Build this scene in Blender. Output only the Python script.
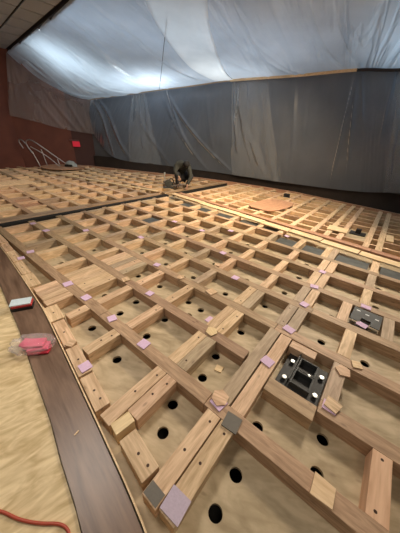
import bpy, bmesh, math, random
from mathutils import Vector, Matrix, noise, geometry
from mathutils.bvhtree import BVHTree
random.seed(7)
R = math.radians
for o in list(bpy.data.objects): bpy.data.objects.remove(o)
S = bpy.context.scene
COL = S.collection
# ------------------------------------------------------------------ camera
cam = bpy.data.objects.new('camera', bpy.data.cameras.new('camera'))
COL.objects.link(cam)
cam.data.sensor_fit = 'HORIZONTAL'; cam.data.sensor_width = 36; cam.data.lens = 231.5/400*36
cam.data.clip_start = .02
cam.matrix_world = Matrix.Translation((0, 0, 1.55)) @ Matrix.Rotation(R(90-29.3), 4, 'X') @ Matrix.Rotation(R(3.87), 4, 'Z')
S.camera = cam
# ------------------------------------------------------------------ world, light, exposure
w = bpy.data.worlds.new('World'); S.world = w; w.use_nodes = True
w.node_tree.nodes['Background'].inputs[0].default_value = (.78, .80, .84, 1)
w.node_tree.nodes['Background'].inputs[1].default_value = .11
S.view_settings.view_transform = 'Standard'; S.view_settings.look = 'None'
S.view_settings.gamma = 1; S.view_settings.exposure = 0.03; S.view_settings.use_curve_mapping = False

def area(name, loc, target, sx, sy, power, color, spread=180):
    l = bpy.data.lights.new(name, 'AREA'); l.shape = 'RECTANGLE'; l.size = sx; l.size_y = sy
    l.energy = power; l.color = color; l.spread = R(spread)
    o = bpy.data.objects.new(name, l); COL.objects.link(o)
    o.location = loc; o.rotation_euler = (Vector(target)-Vector(loc)).to_track_quat('-Z', 'Y').to_euler()
    return o
# warm unseen lamps out of frame above the floor
area('unseen_warm_lamp', (3.4, 4.6, 3.7), (-.9, 4.0, 0), 1.0, .8, 245, (1, .84, .65), 125)
area('unseen_warm_lamp', (1.2, 5.0, 3.6), (.6, 7.6, 0), .8, .8, 105, (1, .78, .52), 110)
area('unseen_warm_lamp', (1.0, -1.2, 3.4), (-.3, 1.8, 0), 1.6, 1.0, 16, (1, .85, .68), 150)
area('unseen_warm_lamp', (-1.55, 1.7, 3.4), (-1.2, 1.4, 0), 1.0, .8, 34, (1, .90, .80), 130)  # added lamp, placed so the walkway board catches a sheen
area('unseen_warm_lamp', (-4.0, 4.5, 3.5), (-5.5, 7.5, 0), .8, .8, 34, (1, .82, .66), 110)
# cool unseen lamps behind the plastic ceiling
area('unseen_loft_lamp', (-2.3, 10.3, 4.3), (-2.1, 11.0, 3), 1.6, .5, 80, (.80, .92, 1))
area('unseen_loft_lamp', (-4.6, 9.9, 4.7), (-4.9, 10.6, 3), 1.2, .8, 48, (.76, .92, 1))
area('unseen_loft_lamp', (.6, 9.3, 4.5), (.6, 9.9, 3), 1.8, .5, 34, (.85, .94, 1))
area('unseen_loft_lamp', (5.2, 5.6, 4.8), (4.9, 6.2, 3), 1.6, 1.0, 80, (.62, .84, 1))
area('unseen_loft_lamp', (-6.2, 9.4, 4.55), (-2.5, 10.6, 3.2), .5, .8, 20, (.80, .92, 1), 120)  # added raking lamp, gives the sheet folds contrast
area('unseen_loft_lamp', (-1.0, 7.6, 5.05), (-1, 7.8, 3), 7, 1.5, 75, (.68, .84, 1))

# ------------------------------------------------------------------ frames
TH = R(-37.0); CT, ST = math.cos(TH), math.sin(TH)
def W(u, v, z=0.0): return Vector((u*CT-v*ST, u*ST+v*CT, z))
def ordw(n):
    L = ['zeroth', 'first', 'second', 'third', 'fourth', 'fifth', 'sixth', 'seventh', 'eighth', 'ninth', 'tenth', 'eleventh', 'twelfth', 'thirteenth', 'fourteenth', 'fifteenth', 'sixteenth', 'seventeenth', 'eighteenth', 'nineteenth', 'twentieth']
    if n <= 20: return L[n]
    return ['twenty', 'thirty'][n//10-2]+('-'+L[n % 10] if n % 10 else 'ieth')
def tag(o, label=None, cat=None, group=None, kind=None):
    if label: o['label'] = label
    if cat: o['category'] = cat
    if group: o['group'] = group
    if kind: o['kind'] = kind
    return o
def link(name, me, mat=None, parent=None, loc=None, rz=None):
    o = bpy.data.objects.new(name, me); COL.objects.link(o)
    if mat and me and not me.materials: me.materials.append(mat)
    if parent: o.parent = parent
    if loc is not None: o.location = loc
    if rz is not None: o.rotation_euler = (0, 0, rz)
    return o
def bm_obj(name, bm, mat, parent=None, smooth=False, loc=None, rz=None):
    me = bpy.data.meshes.new(name); bm.normal_update(); bm.to_mesh(me); bm.free()
    if smooth:
        for p in me.polygons: p.use_smooth = True
    return link(name, me, mat, parent, loc, rz)
def empty(name, loc=(0, 0, 0), rz=0):
    o = bpy.data.objects.new(name, None); COL.objects.link(o); o.location = loc; o.rotation_euler = (0, 0, rz); o.empty_display_size = .1
    return o
def add_box(bm, c, s, bev=0.0, rot=None):
    g = bmesh.ops.create_cube(bm, size=1)['verts']
    M = Matrix.Translation(c) @ (rot.to_4x4() if rot else Matrix.Identity(4)) @ Matrix.Diagonal((*s, 1))
    bmesh.ops.transform(bm, matrix=M, verts=g)
    if bev:
        es = list({e for v in g for e in v.link_edges})
        bmesh.ops.bevel(bm, geom=es, offset=bev, segments=2, affect='EDGES', profile=.6)
def add_cyl(bm, a, b, r1, r2=None, n=16, caps=True):
    a = Vector(a); b = Vector(b); d = b-a
    M = Matrix.Translation((a+b)/2) @ d.to_track_quat('Z', 'Y').to_matrix().to_4x4()
    bmesh.ops.create_cone(bm, cap_ends=caps, segments=n, radius1=r1, radius2=r1 if r2 is None else r2, depth=d.length, matrix=M)
def tube(name, pts, r, mat, parent=None, cyclic=False, res=6):
    cu = bpy.data.curves.new(name, 'CURVE'); cu.dimensions = '3D'; cu.bevel_depth = r; cu.bevel_resolution = 3; cu.use_fill_caps = True
    sp = cu.splines.new('NURBS' if len(pts) > 3 else 'POLY'); sp.points.add(len(pts)-1)
    for p, q in zip(sp.points, pts): p.co = (*q, 1)
    if len(pts) > 3: sp.order_u = 3; sp.use_endpoint_u = True; sp.resolution_u = res
    tmp = bpy.data.objects.new('t', cu); COL.objects.link(tmp)
    dg = bpy.context.evaluated_depsgraph_get(); me = bpy.data.meshes.new_from_object(tmp.evaluated_get(dg)); me.name = name
    bpy.data.objects.remove(tmp); bpy.data.curves.remove(cu)
    for p in me.polygons: p.use_smooth = True
    return link(name, me, mat, parent)
# ------------------------------------------------------------------ materials
def nt(name):
    m = bpy.data.materials.new(name); m.use_nodes = True
    return m, m.node_tree.nodes, m.node_tree.links, m.node_tree.nodes['Principled BSDF']
def plain(name, col, rough=.6, metal=0, bump=0, bscale=40, var=.0):
    m, N, L, P = nt(name)
    P.inputs['Base Color'].default_value = (*col, 1); P.inputs['Roughness'].default_value = rough; P.inputs['Metallic'].default_value = metal
    tc = N.new('ShaderNodeTexCoord'); n = N.new('ShaderNodeTexNoise'); n.inputs['Scale'].default_value = bscale; n.inputs['Detail'].default_value = 4
    L.new(tc.outputs['Object'], n.inputs['Vector'])
    r = N.new('ShaderNodeValToRGB')
    r.color_ramp.elements[0].position = .3; r.color_ramp.elements[1].position = .7
    r.color_ramp.elements[0].color = (*[c*(1-var-.06) for c in col], 1); r.color_ramp.elements[1].color = (*[min(1, c*(1+var+.06)) for c in col], 1)
    L.new(n.outputs['Fac'], r.inputs['Fac']); L.new(r.outputs['Color'], P.inputs['Base Color'])
    if bump:
        b = N.new('ShaderNodeBump'); b.inputs['Strength'].default_value = bump; b.inputs['Distance'].default_value = .01
        L.new(n.outputs['Fac'], b.inputs['Height']); L.new(b.outputs['Normal'], P.inputs['Normal'])
    return m
def wood(name, dark, light, rough=.6, gs=1.0, knots=.5, huev=.25, stretch=14, coord='Object', rot=0, wav=1.0):
    """sawn timber: grain along local x, knots, per-board tint"""
    m, N, L, P = nt(name)
    P.inputs['Roughness'].default_value = rough
    tc = N.new('ShaderNodeTexCoord'); oi = N.new('ShaderNodeObjectInfo')
    off = N.new('ShaderNodeVectorMath'); off.operation = 'SCALE'; off.inputs[0].default_value = (37, 53, 71)
    L.new(oi.outputs['Random'], off.inputs['Scale'])
    add = N.new('ShaderNodeVectorMath'); add.operation = 'ADD'
    if rot:
        mr = N.new('ShaderNodeMapping'); mr.inputs['Rotation'].default_value = (0, 0, rot); L.new(tc.outputs[coord], mr.inputs['Vector']); L.new(mr.outputs[0], add.inputs[0])
    else: L.new(tc.outputs[coord], add.inputs[0])
    L.new(off.outputs[0], add.inputs[1])
    mp = N.new('ShaderNodeMapping'); mp.inputs['Scale'].default_value = (1.6*gs, stretch*gs, stretch*gs); L.new(add.outputs[0], mp.inputs['Vector'])
    n1 = N.new('ShaderNodeTexNoise'); n1.inputs['Scale'].default_value = 2.2; n1.inputs['Detail'].default_value = 7; n1.inputs['Distortion'].default_value = 1.2*wav
    L.new(mp.outputs[0], n1.inputs['Vector'])
    n2 = N.new('ShaderNodeTexNoise'); n2.inputs['Scale'].default_value = 9; n2.inputs['Detail'].default_value = 3; L.new(mp.outputs[0], n2.inputs['Vector'])
    mix = N.new('ShaderNodeMath'); mix.operation = 'MULTIPLY_ADD'; mix.inputs[1].default_value = .35; L.new(n2.outputs['Fac'], mix.inputs[0]); L.new(n1.outputs['Fac'], mix.inputs[2])
    rp = N.new('ShaderNodeValToRGB'); e = rp.color_ramp.elements
    e[0].position = .48; e[0].color = (*dark, 1); e[1].position = .86; e[1].color = (*light, 1)
    L.new(mix.outputs[0], rp.inputs['Fac'])
    # knots
    mk = N.new('ShaderNodeMapping'); mk.inputs['Scale'].default_value = (4.0, 9.0, 9.0); L.new(add.outputs[0], mk.inputs['Vector'])
    vo = N.new('ShaderNodeTexVoronoi'); vo.inputs['Scale'].default_value = 1.3; L.new(mk.outputs[0], vo.inputs['Vector'])
    rk = N.new('ShaderNodeValToRGB'); rk.color_ramp.elements[0].position = .05; rk.color_ramp.elements[0].color = (knots, knots, knots, 1)
    rk.color_ramp.elements[1].position = .13; rk.color_ramp.elements[1].color = (0, 0, 0, 1); L.new(vo.outputs['Distance'], rk.inputs['Fac'])
    mk2 = N.new('ShaderNodeMixRGB'); mk2.inputs[2].default_value = (dark[0]*.35, dark[1]*.28, dark[2]*.25, 1)
    L.new(rk.outputs[0], mk2.inputs[0]); L.new(rp.outputs[0], mk2.inputs[1])
    # per board value / hue
    hs = N.new('ShaderNodeHueSaturation')
    mv = N.new('ShaderNodeMapRange'); mv.inputs[3].default_value = 1-huev; mv.inputs[4].default_value = 1+huev*.7; L.new(oi.outputs['Random'], mv.inputs[0]); L.new(mv.outputs[0], hs.inputs['Value'])
    fr = N.new('ShaderNodeMath'); fr.operation = 'MULTIPLY'; fr.inputs[1].default_value = 17.3; L.new(oi.outputs['Random'], fr.inputs[0])
    f2 = N.new('ShaderNodeMath'); f2.operation = 'FRACT'; L.new(fr.outputs[0], f2.inputs[0])
    mh = N.new('ShaderNodeMapRange'); mh.inputs[3].default_value = .5-.022*huev*4; mh.inputs[4].default_value = .5+.008*huev*4; L.new(f2.outputs[0], mh.inputs[0]); L.new(mh.outputs[0], hs.inputs['Hue'])
    L.new(mk2.outputs[0], hs.inputs['Color']); L.new(hs.outputs[0], P.inputs['Base Color'])
    b = N.new('ShaderNodeBump'); b.inputs['Strength'].default_value = .15; b.inputs['Distance'].default_value = .003
    L.new(mix.outputs[0], b.inputs['Height']); L.new(b.outputs[0], P.inputs['Normal'])
    return m
M_joist = wood('joist_timber', (.30, .195, .105), (.52, .365, .215), huev=.15, knots=.5)
M_block = wood('block_timber', (.50, .325, .175), (.80, .585, .365), huev=.13, knots=.45)
M_grey = wood('weathered_timber', (.34, .245, .150), (.55, .42, .275), huev=.15, knots=.5)
M_pale = wood('pale_ply', (.66, .47, .24), (.86, .67, .40), huev=.12, knots=.15)
M_red = wood('reddish_timber', (.34, .18, .095), (.54, .31, .18), huev=.1, knots=.3)
M_walk = wood('stained_walkway', (.115, .068, .043), (.235, .150, .100), rough=.36, huev=0, knots=.15, gs=.6, coord='Object', rot=R(45), wav=.5)
M_base = wood('base_ply', (.34, .26, .15), (.58, .465, .30), huev=0, knots=.3, stretch=4, gs=.8, wav=1.3, rot=R(37-20))
M_floorply = wood('floor_ply', (.50, .36, .17), (.80, .64, .38), huev=0, knots=.12, stretch=5, gs=.8, wav=2.5, rot=R(-32))
M_pink = plain('pink_foam', (.70, .50, .68), .75, bump=.1, bscale=90)
M_purple = plain('grey_lilac_foam', (.52, .43, .52), .75, bump=.1, bscale=90)
M_greypad = plain('grey_patch', (.17, .155, .13), .8, bump=.1, bscale=60)
M_steel = plain('black_steel', (.014, .014, .014), .6, .0, bump=.1)
M_plate = plain('grey_steel_sheet', (.085, .090, .082), .5, .3, var=.2, bscale=8)
M_plate2 = plain('dark_steel_plate', (.032, .034, .033), .6, .0, var=.15, bscale=12)
M_zinc = plain('zinc', (.75, .78, .76), .35, .3)
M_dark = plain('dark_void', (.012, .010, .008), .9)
M_screw = plain('dark_screw_hole', (.06, .025, .012), .6, .3)
M_wallred = plain('red_brown_wall', (.135, .036, .019), .7, bump=.05, bscale=2, var=.12)
M_walldark = plain('dark_wall', (.030, .022, .019), .8, bscale=2, var=.15)
M_backwall = plain('back_wall', (.10, .10, .105), .8, bscale=1.2, var=.15)
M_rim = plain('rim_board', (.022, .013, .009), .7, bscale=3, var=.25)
M_tile = plain('ceiling_tile', (.42, .44, .48), .85, bump=.1, bscale=60)
M_chrome = plain('chrome', (.45, .42, .40), .3, .9)
M_cable = plain('red_cable', (.42, .065, .03), .45)
M_exit = plain('red_sign', (.55, .01, .03), .5)
P = M_exit.node_tree.nodes['Principled BSDF']; P.inputs['Emission Color'].default_value = (1, .015, .06, 1); P.inputs['Emission Strength'].default_value = .2

def plastic(name, col, trans=.5, alpha=.9, rough=.3, streak=.25, bump=1.0, bs=(34, 1.3)):
    m, N, L, P = nt(name); N.remove(P); out = [n for n in N if n.type == 'OUTPUT_MATERIAL'][0]
    tc = N.new('ShaderNodeTexCoord'); mp = N.new('ShaderNodeMapping'); mp.inputs['Scale'].default_value = (.5, .5, .5)
    L.new(tc.outputs['Object'], mp.inputs[0])
    n = N.new('ShaderNodeTexNoise'); n.inputs['Scale'].default_value = 2; n.inputs['Detail'].default_value = 5; L.new(mp.outputs[0], n.inputs['Vector'])
    rp = N.new('ShaderNodeValToRGB'); rp.color_ramp.elements[0].position = .3; rp.color_ramp.elements[1].position = .75
    rp.color_ramp.elements[0].color = (*[c*(1-streak) for c in col], 1); rp.color_ramp.elements[1].color = (*col, 1); L.new(n.outputs['Fac'], rp.inputs[0])
    d = N.new('ShaderNodeBsdfDiffuse'); t = N.new('ShaderNodeBsdfTranslucent'); g = N.new('ShaderNodeBsdfGlossy'); g.inputs['Roughness'].default_value = rough
    tr = N.new('ShaderNodeBsdfTransparent')
    L.new(rp.outputs[0], d.inputs[0]); L.new(rp.outputs[0], t.inputs[0])
    if bump:                                  # long wrinkles running with the hang of the sheet
        m2 = N.new('ShaderNodeMapping'); m2.inputs['Scale'].default_value = (bs[0], bs[1], 1); L.new(tc.outputs['UV'], m2.inputs[0])
        w1 = N.new('ShaderNodeTexNoise'); w1.inputs['Scale'].default_value = 1.0; w1.inputs['Detail'].default_value = 3; w1.inputs['Distortion'].default_value = 1.1; L.new(m2.outputs[0], w1.inputs['Vector'])
        cr = N.new('ShaderNodeValToRGB'); cr.color_ramp.elements[0].position = .42; cr.color_ramp.elements[1].position = .66; L.new(w1.outputs['Fac'], cr.inputs[0])
        bp = N.new('ShaderNodeBump'); bp.inputs['Strength'].default_value = min(1, bump); bp.inputs['Distance'].default_value = .16*bump; L.new(cr.outputs[0], bp.inputs['Height'])
        for q in (d, t, g): L.new(bp.outputs[0], q.inputs['Normal'])
    a = N.new('ShaderNodeMixShader'); a.inputs[0].default_value = trans; L.new(d.outputs[0], a.inputs[1]); L.new(t.outputs[0], a.inputs[2])
    fr = N.new('ShaderNodeFresnel'); fr.inputs[0].default_value = 1.35
    b = N.new('ShaderNodeMixShader'); L.new(fr.outputs[0], b.inputs[0]); L.new(a.outputs[0], b.inputs[1]); L.new(g.outputs[0], b.inputs[2])
    c = N.new('ShaderNodeMixShader'); c.inputs[0].default_value = alpha; L.new(tr.outputs[0], c.inputs[1]); L.new(b.outputs[0], c.inputs[2])
    L.new(c.outputs[0], out.inputs['Surface'])
    return m
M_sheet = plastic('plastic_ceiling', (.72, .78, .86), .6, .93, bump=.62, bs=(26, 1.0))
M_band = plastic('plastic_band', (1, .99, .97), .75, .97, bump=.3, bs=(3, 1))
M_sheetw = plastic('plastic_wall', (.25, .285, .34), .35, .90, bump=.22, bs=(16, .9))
M_sheetw2 = plastic('plastic_wall_overlap', (.62, .66, .70), .35, .34, bump=.3, bs=(8, 1))
M_sheetr = plastic('plastic_on_red', (.60, .52, .50), .3, .42, bump=.6, bs=(9, 1))
M_bag = plastic('bag_plastic', (1, 1, 1), .5, .22, .1, 0, 0)

# ------------------------------------------------------------------ boards
BZ = -.110                      # top of base plywood
D1, D2 = TH, TH+math.pi/2
_mc = {}
def board_mesh(L, Wd, H, mat, bev=.003):
    k = (round(L, 3), round(Wd, 3), round(H, 3), mat.name)
    if k not in _mc:
        bm = bmesh.new(); add_box(bm, (0, 0, -H/2), (L, Wd, H), bev)
        me = bpy.data.meshes.new('board'); bm.to_mesh(me); bm.free(); me.materials.append(mat); _mc[k] = me
    return _mc[k]
def board(name, a, b, width, mat, label, cat, group=None, top=0.0, H=None, ztop_j=.0015):
    """a,b = (u,v) ends of the centre line"""
    A = W(*a); B = W(*b); L = (B-A).length
    top = top+random.uniform(0, ztop_j)
    H = (top-BZ) if H is None else H
    o = link(name, board_mesh(L, width, round(H, 3), mat), None, None, (A+B)/2+Vector((0, 0, top)), math.atan2((B-A).y, (B-A).x))
    return tag(o, label, cat, group)
_scr = None
def screw_hole(parent, x, y):
    global _scr
    if _scr is None:
        bm = bmesh.new(); add_cyl(bm, (0, 0, -.004), (0, 0, .0006), .0085, n=10)  # dark disc standing in for a recessed screw hole
        _scr = bpy.data.meshes.new('screw_hole'); bm.to_mesh(_scr); bm.free(); _scr.materials.append(M_screw)
    link('screw_hole', _scr, None, parent, (x, y, 0))
# ================================================================== STRUCTURE
kerb = [(-5.05, .66), (-4.14, .63), (-3.73, .605), (-2.96, .54), (-2.24, .475), (-2.02, .445), (-1.48, .36), (-.87, .26), (-.51, .20), (-.29, .155), (.1, .02), (.5, -.18), (1.0, -.5)]
outer = [(-5.05, .40), (-4.0, .39), (-2.97, .32), (-2.08, .22), (-1.62, .15), (-1.12, .08), (-.87, .03), (-.62, -.01), (-.4, -.06), (-.25, -.10), (.1, -.30), (.5, -.54), (.8, -.80)]
def interp(pl, u):
    for (a, b), (c, d) in zip(pl, pl[1:]):
        if a <= u <= c: return b+(d-b)*(u-a)/(c-a)
    return pl[0][1] if u < pl[0][0] else pl[-1][1]
kv = lambda u: interp(kerb, u)
def extrude_poly(name, pts, z0, z1, mat):
    bm = bmesh.new(); vs = [bm.verts.new(p) for p in [Vector((p.x, p.y, z1)) for p in pts]]; f = bm.faces.new(vs)
    if f.normal.z < 0: f.normal_flip()
    r = bmesh.ops.extrude_face_region(bm, geom=[f]); vv = [g for g in r['geom'] if isinstance(g, bmesh.types.BMVert)]
    for v in vv: v.co.z = z0
    bmesh.ops.recalc_face_normals(bm, faces=bm.faces)
    return bm_obj(name, bm, mat)
# base plywood with drilled holes, near zone
holes = [(-1.76, .69), (-1.22, .62), (-1.28, .76-.12), (-1.78, 1.22), (-1.34, 1.24), (-1.75, .99), (-1.3, 0.97), (-1.82, 1.61), (-.68, 1.22), (-.64, .98), (-.67, .68), (-.59, .51), (-.14, .94),
         (.22, 1.15), (.24, .94), (-.12, .63), (-.12, .43), (-1.35, 1.62), (-1.16, 1.61), (-.98, 1.66), (-.66, 1.62), (-.66, 2.17), (-1.20, 1.45)]
holes.remove((-1.22, .62)); holes.remove((-.98, 1.66))
for v in (2.06, 2.55, 3.05, 3.55):
    for k, u in enumerate((.0, -.6, -1.12, -1.68, -2.2, -2.7, -3.2, .36)):
        if (abs(u+.6) < .1 and v < 2.2) or (v > 2.3 and v < 2.7 and u > .2): continue
        holes.append((u+.03*math.sin(k*5+v*9), v+.05*math.cos(k*3+v)))
        if (k+int(v*4)) % 2: holes.append((u+.05-.12, v-.09))
for u in (-2.1, -3.2, -3.7, -2.45): 
    holes.append((u-.03, 1.05)); holes.append((u-.1, 1.58))
for i in range(len(holes)-1, 0, -1):
    for j in range(i):
        if math.hypot(holes[i][0]-holes[j][0], holes[i][1]-holes[j][1]) < .11: holes.pop(i); break
hr = .037
u0, u1, v0, v1 = -5.05, 1.9, -1.2, 4.95
vs = [Vector((u0, v0)), Vector((u1, v0)), Vector((u1, v1)), Vector((u0, v1))]; fcs = [[0, 1, 2, 3]]; edges = []
for (a, b) in holes:
    n0 = len(vs)
    for k in range(20): vs.append(Vector((a+hr*math.cos(k*math.tau/20), b+hr*math.sin(k*math.tau/20))))
    edges += [(n0+k, n0+(k+1) % 20) for k in range(20)]
ov, oe, of, *_ = geometry.delaunay_2d_cdt(vs, edges, fcs, 1, 1e-6)
bm = bmesh.new(); bv = [bm.verts.new(W(p.x, p.y, BZ)) for p in ov]
for f in of:
    c = sum((ov[i] for i in f), Vector((0, 0)))/len(f)
    if any((c-Vector(h)).length < hr*.98 for h in holes): continue
    try: bm.faces.new([bv[i] for i in f])
    except ValueError: pass
bmesh.ops.recalc_face_normals(bm, faces=bm.faces)
if sum(f.normal.z for f in bm.faces) < 0: bmesh.ops.reverse_faces(bm, faces=bm.faces)
r = bmesh.ops.extrude_edge_only(bm, edges=[e for e in bm.edges if e.is_boundary])
for g in r['geom']:
    if isinstance(g, bmesh.types.BMVert): g.co.z = BZ-.02
tag(bm_obj('floor', bm, M_base), kind='structure')
# base of the zones beyond
def quad(name, pts, z, mat, th=.02):
    return tag(extrude_poly(name, [W(*p) for p in pts], z-th, z, mat), kind='structure')
quad('floor', [(-14.5, .1), (-5.22, .1), (-5.22, 8.9), (-9, 8.0), (-14.5, 5.8)], BZ, M_base)
quad('floor', [(-5.22, 4.95), (1.9, 4.95), (1.9, 9), (-2.7, 9.5), (-5.22, 9.1)], BZ, M_base)
quad('floor', [(-16, -3), (4, -3), (4, 11), (-16, 11)], -.45, M_dark)
# plywood floor outside the walkway
pts = [W(u, v) for u, v in outer]+[W(.8, -2.2), W(-5.05, -2.2)]
o = tag(extrude_poly('floor', pts, -.03, -.012, M_floorply), kind='structure')
# walls
base = [(-10.2, 7.2), (-7.97, 10.79), (-5.5, 12.42), (-1.71, 11.78), (1.3, 10.5), (3.5, 8.95), (4.9, 7.85), (5.75, 7.0), (7.4, 5.1)]
def wall(name, a, b, z0, z1, mat, th=.12):
    a = Vector((*a, 0)); b = Vector((*b, 0)); d = (b-a).normalized(); n = Vector((-d.y, d.x, 0))
    bm = bmesh.new(); add_box(bm, (0, 0, 0), ((b-a).length, th, z1-z0))
    o = bm_obj(name, bm, mat, None, False, (a+b)/2+n*th/2+Vector((0, 0, (z0+z1)/2)), math.atan2(d.y, d.x))
    return tag(o, kind='structure')
wall('wall_left', base[0], base[1], -.45, 5.2, M_wallred)
wall('wall_left', base[1], (-6.25, 11.93), -.45, 5.2, M_wallred)
wall('wall_left', (-6.25, 11.93), base[2], -.45, 5.2, plain('shaded_red_wall', (.055, .016, .011), .7))  # same red wall, its shade put into a darker colour
for a, b in zip(base[2:], base[3:]):
    wall('wall_back', a, b, -.45, 5.2, M_backwall)
bm = bmesh.new()
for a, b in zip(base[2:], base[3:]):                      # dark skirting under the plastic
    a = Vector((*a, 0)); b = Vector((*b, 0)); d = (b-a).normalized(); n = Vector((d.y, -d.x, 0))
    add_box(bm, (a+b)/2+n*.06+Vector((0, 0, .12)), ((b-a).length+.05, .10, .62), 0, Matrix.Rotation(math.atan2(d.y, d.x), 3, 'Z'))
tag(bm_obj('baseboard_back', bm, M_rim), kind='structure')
# dark ground strip between the deck rim and the wall
# ceiling: upper slab and the suspended tiles on the left
bm = bmesh.new(); add_box(bm, (-1, 6.5, 5.26), (20, 16, .1)); tag(bm_obj('ceiling', bm, M_walldark), kind='structure')
E0, E1 = Vector((-7.75, 11.25, 3.9)), Vector((-3.1, 6.9, 3.9)); ed = (E1-E0).normalized(); en = Vector((ed.y, -ed.x, 0))*1  # towards the left / camera side
if en.x > 0: en = -en
bm = bmesh.new()
tw = .9
for i in range(-1, 16):
    for j in range(0, 9):
        c = E0+ed*(i+.5)*tw*.9+en*((j+.5)*tw*.62+.06)
        if c.y > 11.0 or c.x < -10.2 or c.y < 3 or (c-Vector((-7.97, 10.79, 3.9))).dot(Vector((-.85, .52, 0))) > -.1 and c.x < -7.4: continue
        add_box(bm, c+Vector((0, 0, .02)), (tw*.9-.05, tw*.62-.05, .02), 0, Matrix.Rotation(math.atan2(ed.y, ed.x), 3, 'Z'))
tag(bm_obj('ceiling', bm, M_tile), kind='structure')
bm = bmesh.new(); c = E0+ed*4.2+en*3
add_box(bm, c+Vector((0, 0, .05)), (10, 6, .02), 0, Matrix.Rotation(math.atan2(ed.y, ed.x), 3, 'Z'))
tag(bm_obj('ceiling', bm, M_walldark), kind='structure')
bm = bmesh.new(); add_box(bm, E0+ed*4.4+Vector((0, 0, .0)), (9.6, .07, .07), .005, Matrix.Rotation(math.atan2(ed.y, ed.x), 3, 'Z'))
tag(bm_obj('trim_1', bm, M_walldark), kind='structure')

# ================================================================== PLASTIC SHEETS
def poly_at(P3, s):
    s = max(0, min(.99999, s))*(len(P3)-1); i = int(s); f = s-i
    i0, i1, i2, i3 = max(i-1, 0), i, i+1, min(i+2, len(P3)-1)
    a, b, c, d = (Vector(P3[k]) for k in (i0, i1, i2, i3))
    return .5*((2*b)+(c-a)*f+(2*a-5*b+4*c-d)*f*f+(3*b-a-3*c+d)*f**3)
rail = [(-5.25, 12.3, 2.68), (-3.7, 12.0, 2.88), (-2.1, 11.55, 3.07), (-.7, 11.0, 3.2), (.69, 10.3, 3.32), (2.5, 9.05, 3.32), (3.85, 8.15, 3.35), (4.7, 7.5, 3.27), (6.4, 5.95, 3.2)]
near = [(-7.6, 11.0, 3.86), (-5.9, 9.5, 3.86), (-4.3, 8.0, 3.86), (-3.1, 6.85, 3.86), (-1.7, 5.6, 3.95), (-.2, 4.9, 4.05), (1.4, 4.2, 4.1), (3.0, 3.3, 4.1), (5.2, 2.4, 4.1)]
def ceil_pt(s, t):
    a = poly_at(rail, s); b = poly_at(near, s); p = a.lerp(b, t)
    sag = (.42-.26*min(1, s*2.2))
    p.z -= sag*4*t*(1-t)*(1-.4*t)
    env = math.sin(math.pi*min(1, t*1.15))**.7 if t < .87 else .4
    # long catenary folds running out of the tie points
    fs = s + .05*math.sin(t*2.2)
    fold = 0
    for k, (c0, wdt, amp) in enumerate([(.03, .010, .05), (.07, .014, .07), (.105, .010, .06), (.145, .012, .08), (.18, .008, .04), (.22, .012, .07), (.30, .02, .05), (.44, .006, .04), (.57, .006, .04), (.63, .005, .05), (.655, .006, .05), (.745, .006, .05), (.765, .008, .05), (.9, .01, .05)]):
        c = c0+.03*math.sin(t*3+k)*(1 if c0 < .35 else .4)
        x = (fs-c)/wdt; fold -= amp*(math.exp(-x*.9) if x > 0 else math.exp(-(x/.22)**2))
    p.z += 3.0*fold*env*(.5+.6*noise.noise(Vector((s*9, t*3, 1))))*(1.5 if s < .35 else 1.6*math.exp(-t*2.2))
    p.z += .05*env*noise.noise(Vector((s*14, t*2.2, 4)))
    return p
def add_uv(o, ns, nt_):
    me = o.data; uvl = me.uv_layers.new(name='UVMap')
    for li, lp in enumerate(me.loops):
        i, j = divmod(lp.vertex_index, nt_+1); uvl.data[li].uv = (i/ns, j/nt_)
    return o
NS, NT = 700, 60
bm = bmesh.new(); g = [[bm.verts.new(ceil_pt(i/NS, j/NT)) for j in range(NT+1)] for i in range(NS+1)]
for i in range(NS):
    for j in range(NT): bm.faces.new((g[i][j], g[i+1][j], g[i+1][j+1], g[i][j+1]))
cs = add_uv(bm_obj('plastic_ceiling_sheet', bm, M_sheet, smooth=True), NS, NT)
tag(cs, 'large translucent white plastic sheet sagging across the ceiling, lit from behind', 'plastic sheet')
bvh = BVHTree.FromPolygons([v.co.copy() for v in cs.data.vertices], [tuple(p.vertices) for p in cs.data.polygons])
def on_sheet(x, y, off=-.03):
    h = bvh.ray_cast(Vector((x, y, 0)), Vector((0, 0, 1)))
    return Vector((x, y, (h[0].z if h[0] else 4)+off))
def dir_xy(px, py, z):                      # only used to lay out the overlap band in plan
    d = cam.matrix_world.to_3x3() @ Vector((px-200, 266.5-py, -231.5)); k = (z-1.55)/d.z; return d.x*k, d.y*k
def band(name, left, right, label, off, n=40, m=8):
    bm = bmesh.new(); rows = []
    for i in range(n+1):
        a = poly_at([(x, y, 0) for x, y in left], i/n); b = poly_at([(x, y, 0) for x, y in right], i/n); row = []
        for j in range(m+1):
            q = a.lerp(b, j/m); row.append(bm.verts.new(on_sheet(q.x, q.y, off)))
        rows.append(row)
    for i in range(n):
        for j in range(m): bm.faces.new((rows[i][j], rows[i+1][j], rows[i+1][j+1], rows[i][j+1]))
    return tag(add_uv(bm_obj(name, bm, M_band, smooth=True), n*6, m), label, 'plastic sheet')
band('plastic_overlap_strip', [(-1.35, 5.55), (-1.38, 6.6), (-1.15, 7.75), (-.65, 9.1), (.1, 10.3)], [(-.2, 5.2), (-.17, 6.6), (.05, 7.75), (.35, 9.1), (.72, 10.1)],
     'whiter curving strip where two ceiling sheets of plastic overlap above the centre', -.03)
band('plastic_overlap_strip', [(4.1, 3.6), (4.35, 4.6), (4.6, 5.6), (4.95, 6.6), (5.3, 6.95)], [(5.1, 3.2), (5.35, 4.2), (5.6, 5.0), (5.9, 5.9), (6.1, 6.1)],
     'pale bulging overlap of ceiling plastic at the far right edge', -.03)
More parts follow.
